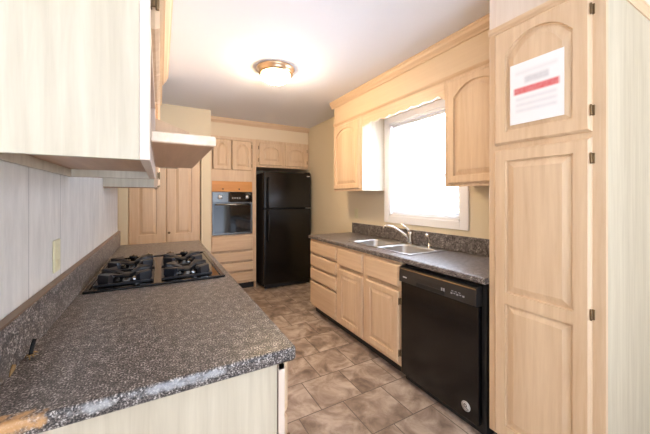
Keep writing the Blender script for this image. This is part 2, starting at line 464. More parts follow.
# wall with the panelled door at the end of the left counter, returning into the oven alcove
DX0, DX1 = -0.33, 0.455
b = MB()
b.box(-1.2, DX0, 4.10, 4.22, 0, CE); b.box(DX1, 0.578, 4.10, 4.22, 0, CE); b.box(DX0, DX1, 4.10, 4.22, 2.06, CE)
b.box(0.478, 0.578, 4.22, 5.0, 0, CE)
struct('wall_end', 'cream wall around the panelled door', 'wall', mb=b, mat='cream')
struct('wall_far', 'cream wall behind the oven and fridge alcove', 'wall', mb=MB().box(-1.3, 2.3, 5.0, 5.1, 0, CE), mat='cream')
struct('wall_side', 'cream wall of the passage beyond the left counter', 'wall', mb=MB().box(-1.3, -1.2, 0.79, 5.0, 0, CE), mat='cream')
struct('wall_partition', 'cream wall beside the dining room', 'wall', mb=MB().box(-2.1, XL-0.122, 0.69, 0.788, 0, CE), mat='cream')
b = MB(); b.box(-2.1, -1.3, -3.1, -3.0, 0, CE); b.box(2.3-0.02, 2.3, -3.1, -3.0, 0, CE); b.box(-1.3, 2.28, -3.1, -3.0, 2.25, CE)
struct('wall_rear', 'dining room wall with a wide glazed opening behind the viewer', 'wall', mb=b, mat='cream')
b = MB(); b.box(-2.1, -2.0, -3.1, -2.6, 0, CE); b.box(-2.1, -2.0, -1.7, 0.69, 0, CE); b.box(-2.1, -2.0, -2.6, -1.7, 0, 0.95); b.box(-2.1, -2.0, -2.6, -1.7, 2.15, CE)  # window opening added out of view for fill light
struct('wall_dining', 'unseen dining room wall with a window added for fill light', 'wall', mb=b, mat='cream')

# soffits
SZ = 2.216
struct('wall_soffit_right', 'cream soffit above the right upper cabinets', 'soffit', mb=MB().box(1.835, XR-0.001, 0.972, 3.05, SZ+0.002, CE-0.001), mat='soffit_tan')
struct('wall_soffit_left', 'cream soffit above the left upper cabinets', 'soffit', mb=MB().box(XL+0.001, 0.012, 0.80, 3.15, SZ+0.002, CE-0.001), mat='soffit')
struct('wall_soffit_far', 'cream soffit above the oven and fridge cabinets', 'soffit', mb=MB().box(0.58, XR-0.001, 4.405, 4.99, 2.248, CE-0.001), mat='soffit')
b = MB(); b.box(1.577, XR-0.001, 0.484, 0.968, 2.262, CE-0.001)
struct('wall_soffit_pantry', 'pale soffit above the tall pantry cabinet', 'soffit', mb=b, mat='frame_white')
# crown mouldings
CP = [(0, 0), (0, -0.075), (0.010, -0.075), (0.012, -0.062), (0.030, -0.040), (0.036, -0.020), (0.042, -0.014), (0.042, 0)]
def crown(name, label, axis, wallpos, sgn, a, c, top=CE-0.0015, sc=1.0, mat='wood_h', cat='moulding'):
    pts = [(wallpos+sgn*p[0]*sc, top+p[1]*sc) for p in CP]
    return struct(name, label, cat, mb=MB().prism(pts, axis, a, c), mat=mat)
M['wood_y'] = wood('pickled_oak_lengthwise', srgb(228, 202, 171), srgb(207, 175, 141), 'y')
crown('trim_1', 'oak crown moulding along the right soffit', 'y', 1.834, -1, 0.97, 3.09, mat='wood_y')
crown('trim_2', 'oak crown moulding across the far soffit', 'x', 4.404, -1, 0.58, XR-0.002)
crown('trim_3', 'oak crown moulding along the left soffit', 'y', 0.013, 1, 0.80, 3.17, mat='wood_y', sc=1.2)
crown('trim_4', 'thin oak moulding between right soffit and cabinets', 'y', 1.834, -1, 0.972, 3.055, top=SZ+0.026, sc=0.34, mat='wood_y')
crown('trim_5', 'oak moulding over the pantry front', 'y', 1.576, -1, 0.47, 0.968, top=2.262, sc=0.40, mat='wood_y')
crown('trim_6', 'oak moulding over the pantry side', 'x', 0.483, -1, 1.56, XR-0.002, top=2.262, sc=0.5)

# window over the sink
w1 = struct('window_1', 'white double-hung window over the sink', 'window', loc=(XR, 0, 0))
def wbox(name, mat, boxes, bev=0.003):
    q = MB()
    for bx in boxes: q.box(bx[0]-XR, bx[1]-XR, *bx[2:], bev)
    return q.build(name, mat, w1)
cw = 0.072
wbox('casing', 'white_paint', [(XR-0.018, XR-0.0005, WY0-cw, WY0, WZ0-cw, WZ1+cw), (XR-0.018, XR-0.0005, WY1, WY1+cw, WZ0-cw, WZ1+cw),
                               (XR-0.018, XR-0.0005, WY0, WY1, WZ1, WZ1+cw), (XR-0.018, XR-0.0005, WY0, WY1, WZ0-cw, WZ0)])
wbox('jamb', 'white_paint', [(XR-0.01, T, WY0, WY0+0.02, WZ0, WZ1), (XR-0.01, T, WY1-0.02, WY1, WZ0, WZ1),
                             (XR-0.01, T, WY0, WY1, WZ1-0.02, WZ1), (XR-0.01, T, WY0, WY1, WZ0, WZ0+0.02)], 0)
ya, yb = WY0+0.021, WY1-0.021
zm = 1.555
for (xa, za, zb) in ((2.235, zm-0.02, WZ1-0.021), (2.205, WZ0+0.021, zm+0.02)):
    sx = 0.028; fw = 0.042
    q = MB()
    for bx in [(xa, xa+sx, ya, ya+fw, za, zb), (xa, xa+sx, yb-fw, yb, za, zb), (xa, xa+sx, ya+fw, yb-fw, za, za+fw), (xa, xa+sx, ya+fw, yb-fw, zb-fw, zb)]:
        q.box(bx[0]-XR, bx[1]-XR, *bx[2:], 0.002)
    so = q.build('sash', 'white_paint', w1)
    MB().box(xa+0.011-XR, xa+0.015-XR, ya+fw-0.004, yb-fw+0.004, za+fw-0.004, zb-fw+0.004).build('pane', 'glass', so)
# mini blind hung inside the window frame
bl = thing('window_blind', 'white mini blind lowered in the window over the sink', 'blind', (2.178, (ya+yb)/2, WZ1-0.021))
hl = (yb-ya)/2-0.006
MB().box(-0.014, 0.014, -hl, hl, -0.030, -0.001, 0.002).build('head_rail', 'blind', bl)
q = MB(); z = -0.045; H = WZ1-WZ0-0.042
while z > -H+0.03:
    a = R(5); c_, s_ = math.cos(a)*0.0115, math.sin(a)*0.0115
    q.prism([(-c_, z-s_-0.0005), (0, z+0.0018), (c_, z+s_-0.0005), (c_, z+s_), (0, z+0.0026), (-c_, z-s_)], 'y', -hl, hl)
    z -= 0.0225
q.build('slats', 'blind', bl)
MB().box(-0.011, 0.011, -hl, hl, -H+0.004, -H+0.020, 0.002).build('bottom_rail', 'blind', bl)
q = MB()
for y in (-hl*0.78, 0, hl*0.78): q.tube([(0.0, y, -0.02), (0.0, y, -H+0.012)], 0.0009, 6)
q.build('ladder_cord', 'blind', bl)
MB().tube([(-0.018, hl*0.93, -0.02), (-0.018, hl*0.93, -0.55)], 0.003, 8).build('tilt_wand', 'blind', bl)

# panelled door at the end of the left counter
d1 = struct('door_1', 'pale oak panelled door past the end of the left counter', 'door', loc=(DX0, 4.10, 0))
dw = DX1-DX0
q = MB(); cs = 0.065
q.box(-cs-0.03, -0.001, -0.018, -0.0005, 0, 2.06+cs, 0.004); q.box(dw+0.001, dw+0.02, -0.018, -0.0005, 0, 2.06+cs, 0.004); q.box(-0.001, dw+0.001, -0.018, -0.0005, 2.06, 2.06+cs, 0.004)
q.build('casing', 'cream', d1)
hw = dw/2-0.004
for i in range(2):
    x = 0.004+i*(hw+0.0)
    fwd = 0.10
    pn = [(0.18, 0.78, 0), (0.90, 1.93, 0)]
    q = place(panel_door(hw-0.002, 2.035, 0.035, pn, fwd), x, 0.045, 0.012)
    lf = q.build('leaf', 'wood', d1)
    if i == 1:
        MB().lathe([(0.010, 0), (0.007, -0.012), (0.014, -0.024), (0.014, -0.032), (0.006, -0.036)], (x+0.03, 0.010, 0.93), 16, 'y').build('knob', 'bronze', lf, 'small dark knob')

# ------------------------------------------------------------------ ceiling light
CL = thing('ceiling_light', 'round flush ceiling light with lit glass bowl', 'ceiling light', (0.900, 2.51, CE-0.001))
MB().lathe([(0.166, 0.0), (0.168, -0.010), (0.160, -0.020), (0.152, -0.034), (0.150, -0.048), (0.129, -0.054)], seg=48).build('pan', 'nickel', CL)
pr = [(0.126, -0.0545)]
for i in range(1, 11):
    a = math.pi/2*i/10; pr.append((max(0.006, 0.126*math.cos(a)), -0.0545-0.080*math.sin(a)))
MB().lathe(pr, seg=48).build('glass_bowl', 'lamp', CL)
MB().lathe([(0.004, -0.133), (0.012, -0.136), (0.012, -0.141), (0.006, -0.146), (0.007, -0.150), (0.002, -0.154)], seg=20).build('finial', 'nickel', CL)

# ------------------------------------------------------------------ left run
CT = 0.914
# countertop, origin at its front edge
ct = thing('countertop', 'dark speckled countertop with chipped near edge, holding the cooktop', 'countertop', (0, 0.80, CT))
q = MB()
q.box(XL+0.002, 0.351, -0.004, 2.52, -0.040, 0)
vert = [e for e in q.bm.edges if abs(e.verts[0].co.z-e.verts[1].co.z) > 0.02 and e.verts[0].co.x > 0.3]
bmesh.ops.bevel(q.bm, geom=vert, offset=0.014, segments=5, affect='EDGES', profile=0.5)
hor = [e for e in q.bm.edges if abs(e.verts[0].co.z-e.verts[1].co.z) < 1e-4 and (max(v.co.x for v in e.verts) > 0.30 or max(v.co.y for v in e.verts) < 1e-4) and not (min(v.co.y for v in e.verts) > 2.5)]
bmesh.ops.bevel(q.bm, geom=hor, offset=0.009, segments=4, affect='EDGES', profile=0.5)
q.build('worktop', 'laminate_worn', ct)
q = MB().box(XL+0.002, XL+0.022, 0.0, 2.50, 0.0, 0.131, 0.003)
bs = q.build('backsplash', 'laminate', ct)
MB().box(XL+0.002, XL+0.025, 0.0, 2.50, 0.1312, 0.137, 0.001).build('edge_strip', 'lam_edge', ct, 'brown strip along the top of the backsplash')

# base cabinets below it (local x runs away from the viewer, front faces the aisle)
lb = thing('base_cabinet', 'pale oak base cabinet with plain end panel under the cooktop counter', 'base cabinet', (0.325, 0.83, 0), 90)
LBW = 2.46
q = MB(); q.box(0.022, LBW, 0.020, 0.66, 0.10, 0.868); q.build('carcass', 'wood', lb)
MB().box(0, 0.018, 0.024, 0.66, 0.0, 0.874).build('end_panel', 'vinyl', lb, 'whitish wood-grain end panel')
MB().box(0.022, LBW, 0.075, 0.09, 0, 0.098).build('toe_kick', 'black_matt', lb)
q = MB(); 
q.box(0, LBW, 0.0008, 0.019, 0.10, 0.14); q.box(0, LBW, 0.0008, 0.019, 0.84, 0.874)
nb = 5; bw = LBW/nb
for i in range(nb+1): q.box(max(0, i*bw-0.022), min(LBW, i*bw+0.022), 0, 0.0185, 0.10, 0.873)
q.build('face_frame', 'frame_white', lb)
for i in range(nb):
    drawer_part(lb, i*bw+0.012, 0.70, bw-0.024, 0.166)
    door_part(lb, i*bw+0.012, 0.125, bw-0.024, 0.56, hinge_side='l')

# near upper cabinet with an open niche and a projecting microwave shelf
XF = -0.022
u1 = thing('wall_cabinet', 'pale upper cabinet over the near left counter with projecting shelf board', 'wall cabinet', (XF, 0.83, 1.443), 90)
D = XF-XL-0.002; UW = 0.81; UH = SZ-1.443
MB().box(0, 0.018, 0.023, D, 0, UH).build('end_panel', 'vinyl', u1, 'whitish wood-grain end panel')
q = MB(); q.box(UW-0.016, UW, 0.023, D, 0.0, UH); q.box(0.018, UW-0.016, 0.023, D-0.012, 0.032, 0.048)
q.box(0.018, UW-0.016, 0.023, D-0.012, UH-0.018, UH); q.box(0.018, UW-0.016, D-0.012, D, 0.03, UH); q.box(0.018, UW-0.016, 0.023, D-0.012, 0.34, 0.356)
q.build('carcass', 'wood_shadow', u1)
q = MB(); q.box(0.018, UW-0.016, D-0.014, D, 0.0, 0.03); q.box(UW-0.034, UW-0.0165, 0.024, D-0.014, 0.0, 0.0315)
q.build('hanging_rail', 'vinyl', u1)
q = MB(); q.box(0, 0.042, 0, 0.0225, 0, UH, 0.0015); q.box(UW-0.042, UW, 0, 0.0225, 0, UH, 0.0015); q.box(0.042, UW-0.042, 0, 0.0215, 0.0, 0.05); q.box(0.042, UW-0.042, 0, 0.0215, UH-0.04, UH); q.box(0.042, UW-0.042, 0, 0.0215, 0.33, 0.37)
q.build('face_frame', 'frame_white', u1)
MB().box(0.03, 0.71, -0.156, -0.0005, 0.052, 0.078, 0.002).build('shelf_board', 'wood_edge', u1)
MB().box(0.034, 0.706, -0.152, -0.004, 0.0505, 0.0518).build('shelf_underside_shade', 'wood_shadow', u1, 'underside of the shelf board, its shade put into the colour')
for i in range(2):
    door_part(u1, 0.068+i*0.342, 0.355, 0.338, UH-0.375, arch=0.04, hinge_side='lr'[i], fw=0.045, mat='wood')

# hood cabinet and hood over the cooktop
u2 = thing('wall_cabinet', 'short oak upper cabinet above the wooden range hood', 'wall cabinet', (XF, 1.645, 1.80), 90)
UW2 = 0.85; UH2 = SZ-1.80
MB().box(0, UW2, 0.020, D, 0, UH2).build('carcass', 'wood', u2)
q = MB()
for bx in ((0, 0.04), (UW2/2-0.02, UW2/2+0.02), (UW2-0.04, UW2)): q.box(bx[0], bx[1], 0, 0.0195, 0, UH2)
q.box(0, UW2, 0.0008, 0.019, 0, 0.03); q.box(0, UW2, 0.0008, 0.019, UH2-0.03, UH2); q.build('face_frame', 'wood', u2)
for i in range(2):
    door_part(u2, 0.028+i*0.398, 0.018, 0.396, UH2-0.036, arch=0.05, hinge_side='lr'[i], hz=(0.105, UH2-0.07), hs=1.0)
hd = thing('range_hood', 'tan wooden range hood with sloped top over the cooktop', 'range hood', (XF, 1.648, 1.58), 90)
q = MB(); q.prism([(0.0, 0.0), (-0.150, 0.0), (-0.150, 0.108), (-0.006, 0.158), (0.0, 0.158)], 'x', 0, 0.80)
q.build('canopy', 'wood', hd)
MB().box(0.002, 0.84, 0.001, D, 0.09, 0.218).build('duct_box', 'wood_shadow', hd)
MB().box(0.03, 0.77, -0.13, -0.01, -0.012, -0.0005, 0.002).build('filter', 'dark_steel', hd)

# far upper cabinet
u3 = thing('wall_cabinet', 'oak upper cabinet at the far end of the left counter', 'wall cabinet', (XF, 2.50, 1.432), 90)
UW3 = 0.62; UH3 = SZ-1.432
MB().box(0, 0.018, 0.021, D, 0.0, UH3).build('end_panel', 'vinyl', u3, 'whitish wood-grain end panel')
MB().box(0.018, UW3, 0.021, D, 0.03, UH3).build('carcass', 'wood', u3)
q = MB()
for bx in ((0, 0.04), (UW3-0.04, UW3)): q.box(bx[0], bx[1], 0, 0.0205, 0, UH3)
q.box(0.04, UW3-0.04, 0, 0.02, 0, 0.04); q.box(0.04, UW3-0.04, 0, 0.02, UH3-0.04, UH3); q.build('face_frame', 'wood', u3)
for i in range(2):
    door_part(u3, 0.02+i*0.292, 0.012, 0.288, UH3-0.03, arch=0.06, hinge_side='lr'[i])
MB().box(0.0, 0.02, 0.0, D, -0.006, -0.0005).build('underside_strip', 'dark_wood', u3, 'dark brown strip under the end panel')

# ------------------------------------------------------------------ cooktop
ck = thing('cooktop', 'black four-burner gas cooktop set into the left counter', 'cooktop', (0.002, 2.12, CT), 0)
cx, cy = 0.312, 0.425
q = MB()
q.box(-cx, cx, -cy, -cy+0.022, 0.0005, 0.012, 0.003); q.box(-cx, cx, cy-0.022, cy, 0.0005, 0.012, 0.003)
q.box(-cx, -cx+0.022, -cy+0.022, cy-0.022, 0.0005, 0.012, 0.003); q.box(cx-0.022, cx, -cy+0.022, cy-0.022, 0.0005, 0.012, 0.003)
q.build('rim', 'black', ck)
MB().box(-cx+0.021, cx-0.021, -cy+0.021, cy-0.021, 0.0006, 0.006).build('glass_plate', 'glass_black', ck)
def grate():
    q = MB(); s = 0.118; h = 0.052
    # four thick fins rising from corner feet to a raised cross, heavy ends outside
    for k in range(4):
        a = (k+0.5)*math.pi/2
        ca, sa = math.cos(a), math.sin(a)
        prof = [(0.028, 0.034), (0.075, 0.050), (0.112, 0.056), (0.126, 0.052), (0.130, 0.004), (0.106, 0.004), (0.102, 0.036), (0.070, 0.034), (0.028, 0.022)]
        n0 = len(q.bm.verts)
        q.prism(prof, 'y', -0.010, 0.010)
        q.bm.verts.ensure_lookup_table()
        vs = q.bm.verts[n0:]
        for v in vs:
            x, y = v.co.x, v.co.y
            if x > 0.098: y *= 3.5
            v.co.x, v.co.y = x*ca-y*sa, x*sa+y*ca
    # square frame low between the feet
    t = 0.007
    for (x0, x1, y0, y1) in ((-s, s, -s-t, -s+t), (-s, s, s-t, s+t), (-s-t, -s+t, -s-t, s+t), (s-t, s+t, -s-t, s+t)):
        q.box(x0, x1, y0, y1, 0.006, 0.016, 0.002)
    return q
spots = [(-0.158, -0.245), (0.128, -0.245), (-0.158, 0.075), (0.128, 0.075)]
for (gx, gy) in spots:
    place(grate(), gx, gy, 0.006).build('burner_grate', 'iron', ck)
    q = MB(); q.lathe([(0.052, 0.0065), (0.052, 0.012), (0.042, 0.020), (0.040, 0.026), (0.004, 0.028)], (gx, gy, 0), 28)
    bu = q.build('burner_base', 'dark_steel', ck, 'silver-grey burner base')
    MB().lathe([(0.038, 0.0265), (0.040, 0.031), (0.034, 0.036), (0.004, 0.037)], (gx, gy, 0.0015), 28).build('burner_cap', 'black_matt', bu)
for kx in (-0.165, -0.075, 0.060, 0.150):
    q = MB(); q.lathe([(0.018, 0.0065), (0.016, 0.016), (0.024, 0.020), (0.026, 0.036), (0.022, 0.042), (0.004, 0.043)], (kx, 0.30, 0), 24)
    q.box(kx-0.004, kx+0.004, 0.30-0.024, 0.30+0.024, 0.040, 0.048, 0.001)
    q.build('knob', 'black', ck)

# stub of cable lying in frayed strips on the counter
cb = thing('cable_stub', 'short black cable stub with frayed tan ends on the near counter', 'cable', (-0.312, 1.10, CT+0.001))
MB().tube([(0.0, 0, 0.003), (0.001, 0.002, 0.012), (0.003, 0.006, 0.030), (0.006, 0.010, 0.044)], [0.0048, 0.0048, 0.0048, 0.0044], 10).build('sheath', 'rubber', cb)
rnd = random.Random(4)
for i in range(8):
    a = -0.6+i*0.78+rnd.uniform(-0.2, 0.2); L_ = rnd.uniform(0.012, 0.026)*(0.45 if math.cos(a) < -0.3 else 1)
    MB().tube([(math.cos(a)*0.004, math.sin(a)*0.004, 0.005), (math.cos(a)*L_*0.5, math.sin(a)*L_*0.5, rnd.uniform(0.003, 0.010)), (math.cos(a)*L_, math.sin(a)*L_, 0.0016)], [0.0022, 0.0018, 0.0011], 6).build('frayed_strand', 'copper', cb)
chip = MB()
chip.prism([(0.0, 0.0), (0.030, 0.004), (0.036, 0.013), (0.018, 0.022), (0.004, 0.012)], 'x', -0.0020, 0.0)
o = chip.build('wood_chip', 'copper'); o.location = (XL+0.0248, 1.0, CT+0.0008); tag(o, 'tan sliver of wood leaning on the backsplash beside the cable stub', 'wood chip')

# outlet plates
def outlet(label, loc, rz):
    t = thing('outlet_plate', label, 'outlet', loc, rz)
    MB().box(-0.038, 0.038, -0.006, -0.0005, -0.060, 0.060, 0.002).build('plate', 'plate', t)
    for s in (-1, 1):
        q = MB(); q.box(-0.014, 0.014, -0.0085, -0.006, s*0.026-0.013, s*0.026+0.013, 0.002)
        q.build('receptacle', 'plate', t)
    return t
outlet('almond outlet plate on the grey boards above left counter', (XL, 1.462, 1.135), 90)
outlet('small almond outlet plate beside the far end of right backsplash', (XR, 3.03, 1.165), -90)

# ------------------------------------------------------------------ right run
FX = 1.575        # face frame plane
def r_thing(name, label, cat, y, z=0, x=FX): return thing(name, label, cat, (x, y, z), -90)
def carcass(root, w, d, z0, z1, back=True):
    q = MB(); q.box(0, 0.016, 0.019, d, z0, z1); q.box(w-0.016, w, 0.019, d, z0, z1)
    q.box(0.016, w-0.016, 0.019, d, z0, z0+0.016); q.box(0.016, w-0.016, d-0.008, d, z0+0.016, z1)
    return q.build('carcass', 'wood', root)
# drawer base (far end) : y 3.145 .. 2.53
db = r_thing('base_cabinet', 'pale oak drawer base with four drawers at far end of right counter', 'base cabinet', 3.145)
w = 0.612
carcass(db, w, 0.56, 0.09, 0.872)
q = MB(); q.box(0, 0.03, 0, 0.0185, 0.09, 0.872); q.box(w-0.03, w, 0, 0.0185, 0.09, 0.872)
for z in (0.09, 0.38, 0.535, 0.695, 0.842): q.box(0.03, w-0.03, 0.010 if 0.1 < z < 0.8 else 0.0, 0.018, z, z+0.03)
q.build('face_frame', 'wood', db)
for (z0, z1) in ((0.115, 0.378), (0.406, 0.535), (0.563, 0.692), (0.720, 0.850)):
    drawer_part(db, 0.006, z0, w-0.034, z1-z0, t=0.022)
MB().box(0, w, 0.06, 0.075, 0, 0.0885).build('toe_kick', 'black_matt', db)
# sink base : y 2.53 .. 1.64
sb = r_thing('base_cabinet', 'pale oak sink base with two panelled doors beside the dishwasher', 'base cabinet', 2.530)
w = 0.888
carcass(sb, w, 0.56, 0.09, 0.872)
q = MB(); q.box(0, 0.03, 0, 0.0185, 0.09, 0.872); q.box(w-0.03, w, 0, 0.0185, 0.09, 0.872); q.box(0.41, 0.48, 0, 0.0185, 0.09, 0.872)
for z in (0.09, 0.640, 0.842):
    rc_ = 0.010 if 0.1 < z < 0.8 else 0.0; q.box(0.03, 0.41, rc_, 0.018, z, z+0.03); q.box(0.48, w-0.03, rc_, 0.018, z, z+0.03)
q.build('face_frame', 'wood', sb)
for i, (x, ww) in enumerate(((0.022, 0.392), (0.474, 0.402))):
    drawer_part(sb, x, 0.684, ww, 0.166, t=0.022, name='false_drawer_front')
    door_part(sb, x, 0.115, ww, 0.538, t=0.022, hinge_side='lr'[i] if i else None, fw=0.058)
MB().box(0, w, 0.06, 0.075, 0, 0.0885).build('toe_kick', 'black_matt', sb)

# countertop with the sink cut-out
SX0, SX1, SY0, SY1 = 1.655, 2.090, 1.645, 2.49
rc = thing('countertop', 'dark speckled countertop with the steel sink under the window', 'countertop', (0, 0, CT))
q = MB(); y0, y1 = 0.975, 3.165; xf = 1.545; xb = XR-0.002
hx0, hx1, hy0, hy1 = SX0+0.012, SX1-0.012, SY0+0.012, SY1-0.012
pr = [(xf+0.05, -0.036), (xf+0.004, -0.036), (xf, -0.030), (xf, -0.010), (xf+0.003, -0.003), (xf+0.010, 0.0), (hx0, 0.0), (hx0, -0.024), (xf+0.05, -0.024)]
q.prism(pr, 'y', y0, y1)
q.box(hx1, xb, y0, y1, -0.024, 0)
q.box(hx0, hx1, y0, hy0, -0.024, 0); q.box(hx0, hx1, hy1, y1, -0.024, 0)
q.build('worktop', 'laminate', rc)
MB().box(xb-0.02, xb, y0, 3.10, 0.0005, 0.131, 0.003).build('backsplash', 'laminate', rc)

# double-bowl sink
sk = thing('sink', 'stainless steel double-bowl sink under the window', 'sink', ((SX0+SX1)/2, (SY0+SY1)/2, CT))
hxs, hys = (SX1-SX0)/2, (SY1-SY0)/2
def rrect(x0, x1, y0, y1, r, z, n=6):
    pts = []
    for (cx_, cy_, a0) in ((x1-r, y1-r, 0), (x0+r, y1-r, 90), (x0+r, y0+r, 180), (x1-r, y0+r, 270)):
        for i in range(n+1):
            a = R(a0+90*i/n); pts.append((cx_+r*math.cos(a), cy_+r*math.sin(a), z))
    return pts
def cell(x0, x1, y0, y1, z, n=6):
    pts = []
    for (cx_, cy_) in ((x1, y1), (x0, y1), (x0, y0), (x1, y0)):
        for i in range(n+1): pts.append((cx_, cy_, z))
    return pts
q = MB(); zt = 0.006
bk = hxs-0.075   # back deck for the taps
bowls = [(-hxs+0.022, bk-0.01, -hys+0.022, -0.012), (-hxs+0.022, bk-0.01, 0.012, hys-0.022)]
def sheet(x0, x1, y0, y1): q.box(x0, x1, y0, y1, 0.0006, zt)
sheet(-hxs, hxs, -hys, bowls[0][2]); sheet(-hxs, hxs, bowls[1][3], hys); sheet(-hxs, bowls[0][0], bowls[0][2], bowls[1][3])
sheet(bowls[0][1], hxs, bowls[0][2], bowls[1][3]); sheet(bowls[0][0], bowls[0][1], bowls[0][3], bowls[1][2])
q.build('rim', 'steel', sk)
for (x0, x1, y0_, y1_) in bowls:
    q = MB(); m = 0.0; r = 0.05
    rs = [rrect(x0, x1, y0_, y1_, 0.001, zt-0.0005), rrect(x0+0.004, x1-0.004, y0_+0.004, y1_-0.004, r, zt-0.0008), rrect(x0+0.008, x1-0.008, y0_+0.008, y1_-0.008, r, zt-0.012),
          rrect(x0+0.014, x1-0.014, y0_+0.014, y1_-0.014, r, -0.145), rrect(x0+0.024, x1-0.024, y0_+0.024, y1_-0.024, r, -0.163), rrect(x0+0.05, x1-0.05, y0_+0.05, y1_-0.05, r*0.8, -0.170)]
    fs = q.bridge(rs)
    for f in fs: f.smooth = True
    bo = q.build('bowl', 'steel', sk)
    MB().lathe([(0.042, -0.1695), (0.040, -0.166), (0.030, -0.1665), (0.004, -0.168)], ((x0+x1)/2, (y0_+y1_)/2, 0), 24).build('drain', 'dark_steel', bo)
# faucet
fa = thing('faucet', 'nickel single-lever faucet at the back of the sink', 'faucet', (2.045, 2.02, CT+0.0065))
MB().box(-0.026, 0.026, -0.11, 0.11, 0, 0.008, 0.003).build('deck_plate', 'chrome', fa)
MB().lathe([(0.026, 0.008), (0.024, 0.03), (0.022, 0.085), (0.023, 0.105), (0.016, 0.118), (0.003, 0.122)], seg=24).build('body', 'chrome', fa)
sp = [(0.0, 0.0, 0.055), (-0.03, 0.028, 0.085), (-0.07, 0.065, 0.128), (-0.11, 0.10, 0.158), (-0.145, 0.130, 0.172), (-0.168, 0.150, 0.172), (-0.180, 0.160, 0.160), (-0.182, 0.162, 0.142)]
MB().tube(sp, [0.013, 0.012, 0.010, 0.009, 0.009, 0.010, 0.010, 0.010], 14).build('spout', 'chrome', fa)
MB().tube([(0, 0, 0.115), (-0.012, 0.010, 0.135), (-0.035, 0.030, 0.165), (-0.06, 0.052, 0.190)], [0.015, 0.012, 0.009, 0.008], 12).build('lever', 'chrome', fa)
sy = thing('side_sprayer', 'small nickel side sprayer beside the faucet', 'sprayer', (2.055, 1.80, CT+0.0065))
MB().lathe([(0.022, 0), (0.020, 0.006), (0.013, 0.012), (0.012, 0.035), (0.004, 0.037)], seg=20).build('holder', 'chrome', sy)
MB().tube([(0, 0, 0.034), (0, 0, 0.07), (-0.004, 0.003, 0.09), (-0.012, 0.009, 0.106), (-0.026, 0.020, 0.112)], [0.009, 0.009, 0.010, 0.011, 0.010], 14).build('spray_head', 'chrome', sy)

# dishwasher
dwz = thing('dishwasher', 'black built-in dishwasher beside the tall pantry cabinet', 'dishwasher', (1.572, 1.634, 0), -90)
w = 0.628
MB().box(0.006, w-0.006, 0.03, 0.56, 0.10, 0.868).build('tub', 'black_matt', dwz)
MB().box(0.004, w-0.010, 0.034, 0.05, 0.002, 0.0985).build('toe_panel', 'black_matt', dwz)
q = MB(); q.box(0.004, w-0.018, -0.012, 0.028, 0.06, 0.735, 0.005, 2); q.build('door', 'black', dwz)
q = MB(); q.prism([(-0.030, 0.742), (-0.030, 0.80), (-0.024, 0.845), (0.0, 0.852), (0.028, 0.852), (0.028, 0.737), (-0.012, 0.737)], 'x', 0.004, w-0.018)
cp = q.build('control_panel', 'panel_black', dwz)
MB().box(0.17, 0.40, -0.0335, -0.0302, 0.746, 0.772, 0.001).build('handle_pocket', 'black_matt', cp, 'recessed handle slot')
MB().box(0.042, 0.078, -0.0312, -0.0301, 0.776, 0.785).build('badge', 'badge', cp, 'small pale maker plate')
for bx in ([(0.375+i*0.016, 0.385+i*0.016, 0.768, 0.790) for i in range(2)] + [(0.445+i*0.020, 0.458+i*0.020, 0.772+0.004*(i % 2), 0.782) for i in range(5)]
           + [(0.450+i*0.024, 0.464+i*0.024, 0.789, 0.793) for i in range(3)]):
    MB().box(bx[0], bx[1], -0.0312, -0.0301, bx[2], bx[3]).build('button', 'display', cp, 'pale button marking')
MB().box(0.006, w-0.020, -0.0325, -0.0255, 0.835, 0.840, 0.001).build('top_strip', 'bronze', cp, 'thin bronze-coloured strip')
st = MB().lathe([(0.0285, -0.0125), (0.0285, -0.0132), (0.004, -0.0133)], (0.535, 0, 0.135), 32, 'y').build('sticker', 'badge', dwz, 'round silver sticker')
q = MB()
seg = 28
for (rr, r2) in ((0.0235, 0.0215),):
    A = [(0.535+rr*math.cos(2*math.pi*i/seg), -0.0136, 0.135+rr*math.sin(2*math.pi*i/seg)) for i in range(seg)]
    B = [(0.535+r2*math.cos(2*math.pi*i/seg), -0.0136, 0.135+r2*math.sin(2*math.pi*i/seg)) for i in range(seg)]
    q.bridge([A, B], cap=False)
A = [(0.531+0.011*math.cos(2*math.pi*i/seg), -0.0136, 0.137+0.011*math.sin(2*math.pi*i/seg)) for i in range(seg)]
B = [(0.531+0.006*math.cos(2*math.pi*i/seg), -0.0136, 0.137+0.006*math.sin(2*math.pi*i/seg)) for i in range(seg)]
q.bridge([A, B], cap=False)
q.box(0.538, 0.549, -0.0138, -0.0134, 0.122, 0.126)
q.build('sticker_mark', 'black_matt', st, 'dark ring mark on the sticker')
MB().box(0.628, 0.645, 0.012, 0.55, 0.02, 0.868).build('gap_shade_block', 'black_matt', dwz)  # black block in the open gap, standing in for its shade

# tall pantry
pn = thing('pantry_cabinet', 'tall pale oak pantry cabinet with a paper notice on its door', 'pantry cabinet', (FX, 0.968, 0), -90)
w = 0.485; d = XR-FX-0.003
q = MB(); q.box(0, w-0.019, 0.020, d, 0.09, 2.26); q.build('carcass', 'wood', pn)
MB().box(w-0.018, w, 0.020, d, 0.0, 2.26).build('end_panel', 'vinyl', pn, 'whitish wood-grain end panel')
MB().box(0, w-0.019, 0.06, 0.075, 0, 0.0885).build('toe_kick', 'black_matt', pn)
q = MB(); q.box(0, 0.045, 0, 0.0195, 0.09, 2.26, 0.001); q.box(w-0.048, w, 0, 0.0195, 0.0, 2.26, 0.001)
for z0, z1 in ((0.09, 0.13), (1.595, 1.640), (2.20, 2.26)): q.box(0.045, w-0.048, 0, 0.019, z0, z1)
q.build('face_frame', 'wood', pn)
dx, dwid = 0.036, 0.406
door_part(pn, dx, 1.632, dwid, 0.590, arch=0.085, fw=0.060, t=0.020, hinge_side='r', hz=(1.718, 2.140), hs=0.85)
